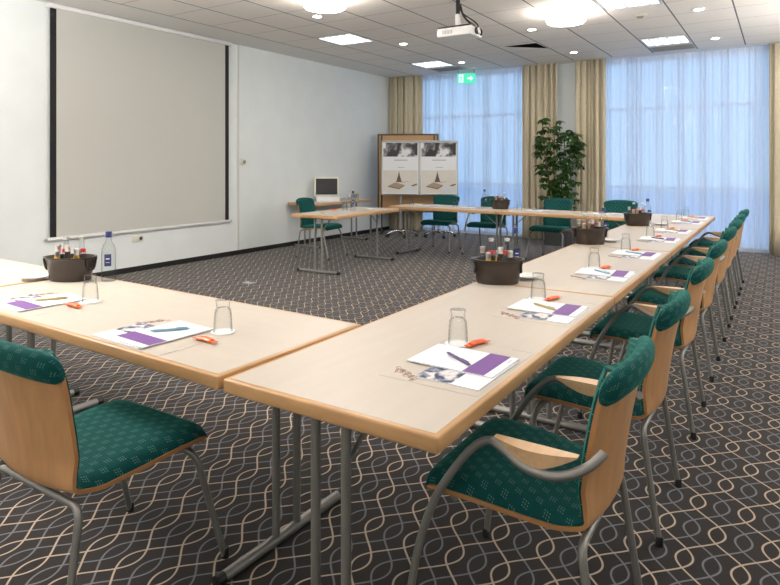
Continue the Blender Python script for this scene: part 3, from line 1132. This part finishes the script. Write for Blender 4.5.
def build_candy():
    r = thing('wrapped_snack', 'x', 'snack')
    mb = MB().tube(spline([(-0.030, 0, 0.010), (-0.015, 0.002, 0.011), (0.0, 0.003, 0.012), (0.015, 0.002, 0.011), (0.030, 0, 0.010)], 3), 0.01, 10,
                   radii=[0.0085] + [0.0105] * 11 + [0.0085])
    mb.xf(Matrix.Diagonal((1.3, 1.2, 0.8, 1))).build('bar', M_ORANGE, r)
    for s in (-1, 1):
        MB().add([(s * 0.029, -0.009, 0.009), (s * 0.029, 0.009, 0.009), (s * 0.042, 0.012, 0.006), (s * 0.042, -0.012, 0.010),
                  (s * 0.029, -0.009, 0.012), (s * 0.029, 0.009, 0.012), (s * 0.042, 0.012, 0.008), (s * 0.042, -0.012, 0.012)],
                 [[0, 1, 2, 3], [7, 6, 5, 4], [0, 1, 5, 4], [1, 2, 6, 5], [2, 3, 7, 6], [3, 0, 4, 7]]).xf(Matrix.Diagonal((1.3, 1.2, 0.8, 1))).build('twist', M_ORANGE, r)
    return freeze(r)


def build_glass():
    prof = [(0.036, 0.0), (0.0345, 0.03), (0.0325, 0.062), (0.0305, 0.080), (0.0262, 0.087), (0.0250, 0.095), (0.0260, 0.108), (0.0278, 0.117), (0.0262, 0.120), (0.0, 0.120),
            (0.0, 0.092), (0.020, 0.090), (0.0262, 0.080), (0.0300, 0.062), (0.0322, 0.03), (0.0335, 0.0)]
    mb = MB().lathe(prof, 24, close=True)
    return tag(mb.build('drinking_glass', M_GLASS, ang=60), 'x', 'glass')


def build_coaster():
    mb = MB().lathe([(0, 0), (0.046, 0), (0.046, 0.0014), (0, 0.0014)], 28)
    return tag(mb.build('paper_coaster', M_PAPER), 'x', 'coaster')


def build_saucer():
    mb = MB().lathe([(0.0, 0.004), (0.035, 0.0), (0.042, 0.0), (0.044, 0.006), (0.065, 0.012), (0.078, 0.019), (0.079, 0.021), (0.062, 0.0165), (0.042, 0.010), (0.0, 0.008)], 32)
    return tag(mb.build('saucer', M_PORC, ang=60), 'x', 'saucer')


matP, broP, padP, canP, glaP, coaP, sauP = build_placemat(), build_brochure(), build_pad(), build_candy(), build_glass(), build_coaster(), build_saucer()
pens = {'blue': build_pen(M_PENB, 'x'), 'purple': build_pen(M_PENP, 'x'), 'gold': build_pen(M_PENG, 'x')}


def setting(loc, rz, where, pen='blue', candy_r=-0.28, candy=True, pad_a=0.0, glass_at=(0.165, 0.10), candy_at=(0.185, 0.035), pen_at=(-0.015, 0.012), pen_r=-2.13, full=True):
    """loc = centre of the notepad, the guest sits at local -y"""
    L = (loc[0], loc[1], TZ)
    place(matP, 'printed beige placemat ' + where, at(L, rz, -0.02, -0.002), rz, 'printed placemats on the tables')
    place(broP, 'white brochure with photo strip ' + where, at(L, rz, -0.062, -0.048, 0.0011), rz - 0.02, 'brochures under the notepads')
    place(padP, 'white notepad with a purple band ' + where, at(L, rz, 0, 0, 0.0040), rz + pad_a, 'notepads with purple bands')
    place(pens[pen], pen + ' pen on the notepad ' + where, at(L, rz, pen_at[0], pen_at[1], 0.0083), rz + pen_r, 'pens on the notepads')
    if glass_at:
        gp = at(L, rz, *glass_at)
        place(coaP, 'white coaster under glass ' + where, at(L, rz, glass_at[0], glass_at[1], 0.0011), rz, 'paper coasters')
        place(glaP, 'upturned drinking glass ' + where, at(L, rz, glass_at[0], glass_at[1], 0.0030), rz, 'upturned drinking glasses')
    if candy:
        place(canP, 'orange wrapped snack ' + where, at(L, rz, candy_at[0], candy_at[1], 0.0011), rz + candy_r, 'orange wrapped snacks')


PX = -0.865
SY = [1.785, 2.635, 3.66, 4.56, 5.56, 6.34, 7.36, 7.97]
ords = ['first', 'second', 'third', 'fourth', 'fifth', 'sixth', 'seventh', 'eighth']
pcol = ['purple', 'gold', 'blue', 'blue', 'purple', 'gold', 'blue', 'gold']
for i, y in enumerate(SY):
    wh = 'at the long row, %s place from near end' % ords[i]
    setting((PX, y), PI / 2, wh, pcol[i], pad_a=[-0.02, 0.0, 0.05, -0.03, 0.04, 0.0, 0.03, 0.0][i], pen_r=-2.13 + [0, 0.05, -0.1, 0.1, -0.05, 0.2, 0.0, 0.1][i])
setting((-1.945, 1.455), LR, 'in front of the near left chair', 'blue', pen_r=0.86, glass_at=(0.155, 0.155), candy_at=(0.205, 0.03), pen_at=(0.0, 0.03), pad_a=-0.04, candy_r=0.0)
setting((-2.85, 1.495), LR, 'nearest the white saucer, at left edge', 'gold', pen_r=0.95, glass_at=(0.150, 0.135), candy_at=(0.195, 0.03), pen_at=(0.0, 0.03), pad_a=-0.04, candy_r=0.0)
BX = [(-4.62, 'before the flip charts', 'blue'), (-3.84, 'on the back row, left of its bottle tub', 'blue'), (-2.82, 'on the back row before the plant', 'blue'), (-1.93, 'on the back row next to the long row', 'purple')]
for (x, w, p) in BX:
    setting((x, bk(x) + 0.06), PI + BR, w, p, candy=False, glass_at=(0.20, 0.10))

GS = 'white saucers beside the bottle tubs'
place(sauP, 'white saucer left of the near bottle tub, at the photo edge', (-3.475, 1.775, TZ), 0, GS)
place(sauP, 'white saucer right of the bottle tub at the middle of the long row', (-1.20, 3.27, TZ), 0, GS)
place(sauP, 'white saucer by the second tub of the long row', (-1.18, 5.19, TZ), 0, GS)
place(sauP, 'white saucer by the farthest tub of the long row', (-1.055, 6.87, TZ), 0, GS)

# ------------------------------------------------------------------ bottles and tubs
def build_tub():
    r = thing('bottle_tub', 'x', 'tub')
    sx, sy = 1.0, 0.68
    MB().lathe([(0.0, 0.0), (0.108, 0.0), (0.114, 0.006), (0.123, 0.065), (0.135, 0.112), (0.145, 0.116), (0.145, 0.122), (0.133, 0.122), (0.128, 0.112), (0.117, 0.065), (0.106, 0.012), (0.0, 0.012)],
               36, sx=sx, sy=sy).xf(Matrix.Diagonal((1, 1, 1.07, 1))).build('body', M_TUB, r, ang=50)
    for s in (-1, 1):
        h = MB()
        h.tube(spline([(s * 0.124, -0.042, 0.122), (s * 0.119, -0.042, 0.095), (s * 0.121, -0.026, 0.066), (s * 0.123, 0.0, 0.058), (s * 0.121, 0.026, 0.066), (s * 0.119, 0.042, 0.095), (s * 0.124, 0.042, 0.122)], 3), 0.007, 8)
        h.build('handle', M_BLACK, r)
    return freeze(r)


def build_small(name, liquid, neck_label=None, h=0.175, rr=0.0225, cap=M_SILVER, foil=0.036):
    r = thing('small_bottle', name, 'bottle')
    k = h / 0.175
    body = [(0.0, 0.0), (rr * 0.95, 0.0), (rr, 0.006), (rr, 0.085 * k), (rr * 0.85, 0.105 * k), (0.0130, 0.135 * k), (0.0115, 0.158 * k), (0.0115, h - 0.006), (0.0, h - 0.006)]
    MB().lathe(body, 16).build('glass_body', liquid, r, ang=50)
    MB().lathe([(0.0, h - foil), (0.0135, h - foil), (0.0135, h - 0.014), (0.0150, h - 0.012), (0.0145, h - 0.002), (0.0, h + 0.001)], 14).build('cap', cap, r)
    if neck_label is not None:
        MB().lathe([(rr + 0.0006, 0.03 * k), (rr + 0.0008, 0.085 * k)], 16) if neck_label is not M_REDL else MB().lathe([(rr * 0.85 + 0.0010, 0.106 * k), (0.0190, 0.121 * k)], 16).build('label', neck_label, r)
    return freeze(r)


def build_water():
    r = thing('water_bottle', 'x', 'water bottle')
    body = [(0.0, 0.0), (0.034, 0.0), (0.037, 0.004), (0.037, 0.150), (0.0355, 0.172), (0.028, 0.196), (0.0165, 0.215), (0.0145, 0.240), (0.0145, 0.258), (0.0, 0.258)]
    MB().lathe(body, 24).build('glass_body', M_BGLASS, r, ang=50)
    MB().lathe([(0.0, 0.238), (0.0165, 0.238), (0.0165, 0.268), (0.015, 0.270), (0.0, 0.270)], 18).build('cap', M_LABELB, r)
    def patch(a0, a1, z0, z1, rad, mi, mb):
        n = 8
        vs = []
        for i in range(n + 1):
            a = a0 + (a1 - a0) * i / n
            vs += [(rad * math.cos(a), rad * math.sin(a), z0), (rad * math.cos(a), rad * math.sin(a), z1)]
        mb.add(vs, [[2 * i, 2 * i + 2, 2 * i + 3, 2 * i + 1] for i in range(n)], mi)
    lb = MB()
    patch(-PI / 2 - 0.48, -PI / 2 + 0.48, 0.085, 0.150, 0.0376, 1, lb)
    patch(-PI / 2 - 0.25, -PI / 2 + 0.25, 0.122, 0.128, 0.0378, 0, lb)
    patch(-PI / 2 - 0.25, -PI / 2 + 0.25, 0.104, 0.107, 0.0378, 0, lb)
    lb.build('label', [M_PAPER, M_LABELB], r)
    return freeze(r)


tubP = build_tub()
watP = build_water()
smYel = build_small('x', M_YELJ, h=0.155)
smSil = build_small('x', M_BGLASS, h=0.165)
smClr = build_small('x', M_BGLASS, M_REDL, h=0.225, rr=0.0235, cap=M_SILVER, foil=0.018)
smDrk = build_small('x', M_DARKD, h=0.185)
smWat = build_small('x', M_BGLASS, M_PAPER, h=0.180)
TUBS = [((-3.30, 1.875), math.radians(28), 'in the near left tub', 'dark brown bottle tub beside the water bottle on the near left tables', (-3.095, 1.972), 'tall water bottle with navy label right of the near left tub'),
        ((-1.285, 3.075), math.radians(28), 'in the tub nearest along the long row', 'dark brown bottle tub nearest along the long row', (-1.300, 3.37), 'tall water bottle behind the nearest tub of the long row'),
        ((-1.290, 4.97), math.radians(28), 'in the second tub along the long row', 'dark brown bottle tub second along the long row', (-1.26, 5.30), 'tall water bottle beside the second tub of the long row'),
        ((-1.255, 6.72), math.radians(28), 'in the farthest tub along the long row', 'dark brown bottle tub farthest along the long row', (-1.20, 6.97), 'tall water bottle behind the farthest tub of the long row'),
        ((-3.36, 8.14), math.radians(10), 'in the tub on the back row', 'dark brown bottle tub on the seam of the back row tables', (-3.63, 8.20), 'tall water bottle left of the tub on the back row')]
for (p, rz, wh, lab, wp, wlab) in TUBS:
    L = (p[0], p[1], TZ)
    place(tubP, lab, L, rz, 'dark brown bottle tubs')
    for (pro, x, y, nm) in ((smYel, -0.058, -0.040, 'yellow juice bottle at near side '), (smSil, 0.070, -0.036, 'silver capped clear bottle '),
                            (smClr, -0.037, 0.016, 'red labelled clear bottle at middle '), (smClr, 0.058, 0.026, 'red labelled clear bottle next to dark one '),
                            (smDrk, 0.012, -0.052 + 0.004, 'small dark bottle '), (smWat, -0.088, 0.016, 'white labelled clear bottle at one end '),
                            (smYel, 0.009, 0.050, 'yellow juice bottle at far side ')):
        place(pro, nm + wh, at(L, rz, x * 0.9, y * 0.9, 0.0135), rz + x * 20, 'small drink bottles standing in tubs')
    place(watP, wlab, (wp[0], wp[1], TZ), math.radians(38 if p[0] > -2 else 50), 'tall water bottles beside the tubs')

# on the separate table
c = (-4.955, 6.66)
place(watP, 'tall water bottle on the separate table by the wall', (-4.93, 6.74, TZ), math.radians(35), 'tall water bottles beside the tubs')
place(coaP, 'white paper coaster under the glass on the separate table', (-5.02, 6.68, TZ), 0, 'paper coasters')
place(glaP, 'upturned drinking glass beside the bottle on the separate table', (-5.02, 6.68, TZ + 0.0015), 0, 'upturned drinking glasses')
place(glaP, 'upturned drinking glass standing furthest back on the separate table', (-5.12, 6.80, TZ), 0, 'upturned drinking glasses')
place(sauP, 'white saucer on the separate table by the wall', (-4.76, 6.92, TZ), 0, GS)
place(canP, 'orange wrapped snack on the separate table by the wall', (-5.20, 6.66, TZ), 0.4, 'orange wrapped snacks')
place(matP, 'printed beige placemat on the separate table by the wall', (-4.93, 6.38, TZ), PI / 2, 'printed placemats on the tables')

# ------------------------------------------------------------------ monitor and telephone on the side table
mo = thing('monitor', 'grey boxy monitor with dark screen on the side table by the wall', 'monitor', (-6.62, 8.28, 0.7412), math.radians(38))
tilt = Matrix.Rotation(math.radians(-10), 3, 'X')
ctr = Vector((0, 0, 0.245))
MB().box(ctr, (0.43, 0.05, 0.34), 0.012, rot=tilt).box(ctr + tilt @ Vector((0, 0.055, -0.01)), (0.34, 0.09, 0.26), 0.03, rot=tilt).build('housing', M_CREAMP, mo)
MB().box(ctr + tilt @ Vector((0, -0.024, 0.0)), (0.37, 0.006, 0.28), 0.002, rot=tilt).build('screen', M_SCRB, mo)
MB().box((0, 0.03, 0.05), (0.12, 0.08, 0.09), 0.01).box((0, 0.02, 0.009), (0.26, 0.20, 0.018), 0.006).build('stand', M_CREAMP, mo)
kb = thing('document_tray', 'white tray with crumpled papers before the monitor', 'tray', at((-6.62, 8.28, TZ), math.radians(38), 0.03, -0.20), math.radians(38))
MB().box((0, 0, 0.045), (0.40, 0.13, 0.088), 0.008).build('box', M_PAPER, kb)
pp = MB()
rnd = random.Random(4)
for k in range(5):
    pp.box((-0.13 + 0.07 * k, rnd.uniform(-0.01, 0.01), 0.098 + 0.004 * k), (0.13, 0.11, 0.012), 0.005, rot=Matrix.Rotation(rnd.uniform(-0.35, 0.35), 3, 'Z') @ Matrix.Rotation(rnd.uniform(-0.12, 0.12), 3, 'Y'))
pp.build('papers', M_POSTB, kb)
ph = thing('telephone', 'pale grey telephone on the side table, right of the monitor', 'telephone', (-6.52, 8.92, TZ), math.radians(35))
MB().add([(-0.10, -0.09, 0), (0.10, -0.09, 0), (0.10, 0.09, 0), (-0.10, 0.09, 0), (-0.10, -0.09, 0.03), (0.10, -0.09, 0.03), (0.10, 0.09, 0.10), (-0.10, 0.09, 0.10)],
         [[0, 3, 2, 1], [4, 5, 6, 7], [0, 1, 5, 4], [1, 2, 6, 5], [2, 3, 7, 6], [3, 0, 4, 7]]).build('base', M_VENT, ph, smooth=False)
MB().box((-0.065, 0.0, 0.085), (0.045, 0.19, 0.028), 0.01, rot=Matrix.Rotation(math.radians(21), 3, 'X')).build('handset', M_WHITEP, ph)
kp = MB()
for i in range(3):
    for j in range(4):
        y = -0.05 + j * 0.026
        kp.box((0.0 + i * 0.028, y, 0.03 + (y + 0.09) * 0.07 / 0.18 + 0.003), (0.018, 0.016, 0.006), 0.001)
kp.build('keypad', M_DGREY, ph)

# ------------------------------------------------------------------ pinboard and flip charts
pb = thing('pinboard', 'tan movable pinboard with dark frame behind the flip charts', 'pinboard', (-6.21, 10.33, 0), math.radians(26))
MB().box((0, 0, 1.20), (1.16, 0.03, 1.50)).build('panel', M_PIN, pb, smooth=False)
fr = MB()
for s in (-1, 1):
    fr.box((s * 0.59, 0, 1.20), (0.03, 0.045, 1.54), 0.005)
fr.box((0, 0, 1.96), (1.21, 0.045, 0.03), 0.005).box((0, 0, 0.44), (1.21, 0.045, 0.03), 0.005)
fr.build('frame', M_PINF, pb)
for s in (-1, 1):
    MB().box((s * 0.52, -0.035, 0.99), (0.03, 0.025, 1.96), 0.004).build('post', M_PINF, pb)
    MB().box((s * 0.52, 0, 0.025), (0.04, 0.46, 0.03), 0.006).build('foot', M_PINF, pb)


def flipchart(label, loc, rz):
    r = thing('flip_chart', label, 'flip chart', loc, rz, 'flip charts before the window')
    T = Matrix.Rotation(math.radians(-7), 3, 'X')
    C0 = Vector((0, 0, 1.31))
    bd = MB().box(C0, (0.70, 0.022, 1.02), 0.004, rot=T).build('board', M_WHITEP, r)
    f = MB()
    for s in (-1, 1):
        f.box(C0 + T @ Vector((s * 0.35, 0, 0)), (0.022, 0.034, 1.03), 0.006, rot=T)
    f.box(C0 + T @ Vector((0, 0, -0.51)), (0.72, 0.034, 0.022), 0.006, rot=T)
    f.box(C0 + T @ Vector((0, -0.004, 0.50)), (0.72, 0.05, 0.035), 0.006, rot=T)
    f.build('frame', M_GREYM, r)
    p = MB()
    def q(x0, z0_, x1, z1_, mi, d, poly=None):
        pts = poly or [(x0, z0_), (x1, z0_), (x1, z1_), (x0, z1_)]
        n = len(pts)
        a = [C0 + T @ Vector((x, -0.0125 - d, z)) for x, z in pts]
        b = [C0 + T @ Vector((x, -0.0120, z)) for x, z in pts]
        p.add(a + b, [list(range(n)), [n + k for k in range(n)][::-1]] + [[k, n + k, n + (k + 1) % n, (k + 1) % n] for k in range(n)], mi)
    q(-0.325, -0.48, 0.325, 0.475, 0, 0.0)
    q(-0.325, 0.21, 0.325, 0.475, 1, 0.0006)
    q(-0.325, -0.48, 0.325, -0.05, 2, 0.0006)
    q(-0.12, 0.135, 0.14, 0.15, 3, 0.0006)
    q(-0.05, 0.0, 0.08, 0.01, 3, 0.0006)
    q(0, 0, 0, 0, 4, 0.0010, [(-0.23, -0.35), (-0.02, -0.39), (0.08, -0.33), (-0.10, -0.28)])
    q(0, 0, 0, 0, 7, 0.0009, [(-0.23, -0.35), (-0.02, -0.39), (0.08, -0.33), (0.08, -0.345), (-0.02, -0.41), (-0.23, -0.365)])
    q(0, 0, 0, 0, 5, 0.0012, [(-0.08, -0.275), (0.03, -0.275), (-0.005, -0.16), (-0.025, -0.06), (-0.045, -0.16)])
    q(0, 0, 0, 0, 4, 0.0012, [(0.02, -0.285), (0.15, -0.265), (0.15, -0.258), (0.02, -0.272)])
    q(0, 0, 0, 0, 6, 0.0010, [(0.12, -0.36), (0.325, -0.44), (0.325, -0.47), (0.05, -0.47)])
    q(0, 0, 0, 0, 7, 0.0012, [(0.20, -0.34), (0.31, -0.30), (0.32, -0.325), (0.24, -0.355)])
    p.build('poster', [M_PAPER, M_BW, M_POSTB, M_PRINT, M_NOTE, mat('dark_brown_print', (0.10, 0.065, 0.045), 0.6), mat('pale_blue_print', (0.62, 0.66, 0.72), 0.6), mat('dark_note_edge', (0.14, 0.10, 0.08), 0.6)], r, smooth=False)
    MB().box(C0 + T @ Vector((0, -0.03, -0.505)), (0.62, 0.06, 0.012), 0.004, rot=T).build('pen_tray', M_GREYM, r)
    MB().tube([(0, 0.06, 0.10), (0, 0.06, 1.30)], 0.02, 12).build('pole', M_GREYM, r)
    MB().lathe([(0, 0.07), (0.035, 0.07), (0.035, 0.14), (0, 0.14)], 14, c=(0, 0.06, 0)).build('hub', M_DGREY, r)
    for k in range(5):
        a = 2 * PI * k / 5 - PI / 2 + 0.3
        d = Vector((math.cos(a), math.sin(a), 0))
        o = Vector((0, 0.06, 0))
        lg = MB().tube([o + d * 0.03 + Vector((0, 0, 0.115)), o + d * 0.16 + Vector((0, 0, 0.105)), o + d * 0.30 + Vector((0, 0, 0.068))], 0.016, 10, radii=[0.020, 0.017, 0.012]).build('base_leg', M_CHROME, r)
        w = o + d * 0.30
        n_ = Vector((-d.y, d.x, 0))
        MB().tube([w - n_ * 0.022 + Vector((0, 0, 0.028)), w + n_ * 0.022 + Vector((0, 0, 0.028))], 0.028, 14).build('caster', M_BLACK, lg)
    return r


flipchart('left flip chart with poster, overlapping the pinboard', (-6.065, 9.81, 0), math.radians(29))
flipchart('right flip chart with poster, before the sheer curtain', (-5.435, 10.165, 0), math.radians(29))

# ------------------------------------------------------------------ potted plant
pt = thing('potted_plant', 'tall leafy potted plant between two beige curtains', 'plant', (-3.20, 10.30, 0))
MB().add([(-0.18, -0.15, 0), (0.18, -0.15, 0), (0.18, 0.15, 0), (-0.18, 0.15, 0), (-0.20, -0.17, 0.30), (0.20, -0.17, 0.30), (0.20, 0.17, 0.30), (-0.20, 0.17, 0.30),
          (-0.18, -0.15, 0.30), (0.18, -0.15, 0.30), (0.18, 0.15, 0.30), (-0.18, 0.15, 0.30), (-0.17, -0.14, 0.24), (0.17, -0.14, 0.24), (0.17, 0.14, 0.24), (-0.17, 0.14, 0.24)],
         [[0, 3, 2, 1], [0, 1, 5, 4], [1, 2, 6, 5], [2, 3, 7, 6], [3, 0, 4, 7], [4, 5, 9, 8], [5, 6, 10, 9], [6, 7, 11, 10], [7, 4, 8, 11], [8, 9, 13, 12], [9, 10, 14, 13], [10, 11, 15, 14], [11, 8, 12, 15], [12, 13, 14, 15]]).build('planter', M_POT, pt, smooth=False)
MB().box((0, 0, 0.245), (0.33, 0.27, 0.02)).build('soil', M_SOIL, pt, smooth=False)
rnd = random.Random(11)
stems = MB()
lv = MB()
TW = [(-0.10, 0.02, 2.10, -0.26), (-0.04, -0.06, 2.02, -0.02), (0.02, 0.04, 1.90, 0.10), (0.07, -0.02, 1.86, 0.24), (0.10, 0.05, 1.70, 0.30), (-0.08, -0.05, 1.75, -0.20)]


def leaf(mb, p, d, up, L, W):
    d = d.normalized()
    s = d.cross(up).normalized()
    n = s.cross(d)
    c = []
    for (t, w, h) in ((0, 0.12, 0), (0.3, 0.85, 0.04), (0.6, 1.0, 0.03), (0.85, 0.55, -0.05), (1.0, 0.0, -0.14)):
        m = p + d * (L * t) + n * (h * L)
        c.append((m - s * (W * w / 2) + n * 0.10 * W, m, m + s * (W * w / 2) + n * 0.10 * W))
    vs, fs = [], []
    for a in c:
        vs += list(a)
    for i in range(4):
        for k in (0, 1):
            fs.append([i * 3 + k, i * 3 + k + 1, (i + 1) * 3 + k + 1, (i + 1) * 3 + k])
    mb.add(vs, fs)


for (bx, by, top, tx) in TW:
    p = spline([(bx, by, 0.25), (bx * 1.1 + tx * 0.1, by, 0.8), (bx + tx * 0.5, by * 1.2, 1.4), (bx * 0.3 + tx, by * 1.5, top)], 8)
    stems.tube(p, 0.008, 8, radii=[0.011 - 0.007 * i / (len(p) - 1) for i in range(len(p))])
    n = len(p)
    for k in range(36):
        i = int(n * (0.22 + 0.78 * (k + rnd.random()) / 36))
        i = min(i, n - 1)
        base = p[i]
        a = rnd.uniform(0, 2 * PI)
        reach = rnd.uniform(0.06, 0.19) * (1.0 if i < n * 0.85 else 0.6)
        tip = base + Vector((math.cos(a) * reach, math.sin(a) * reach * 0.85, rnd.uniform(0.0, 0.10)))
        tip.x = max(-0.36, min(0.36, tip.x))
        stems.tube([base, tip], 0.0025, 5)
        nl = rnd.choice((6, 7, 8))
        for q in range(nl):
            b = 2 * PI * q / nl + a
            dd = Vector((math.cos(b), math.sin(b), rnd.uniform(-1.1, -0.2)))
            leaf(lv, tip, dd, Vector((0, 0, 1)), rnd.uniform(0.08, 0.13), rnd.uniform(0.042, 0.060))
stems.build('stems', M_STEM, pt)
o = lv.build('foliage', M_LEAF, pt, ang=180)
o['kind'] = 'stuff'

# everything that was built as a prototype must have been placed
for p in (lp, dl, dp, side, armc, matP, broP, padP, canP, glaP, coaP, sauP, tubP, watP, smYel, smSil, smClr, smDrk, smWat, *pens.values()):
    assert p.name in USED, p.name
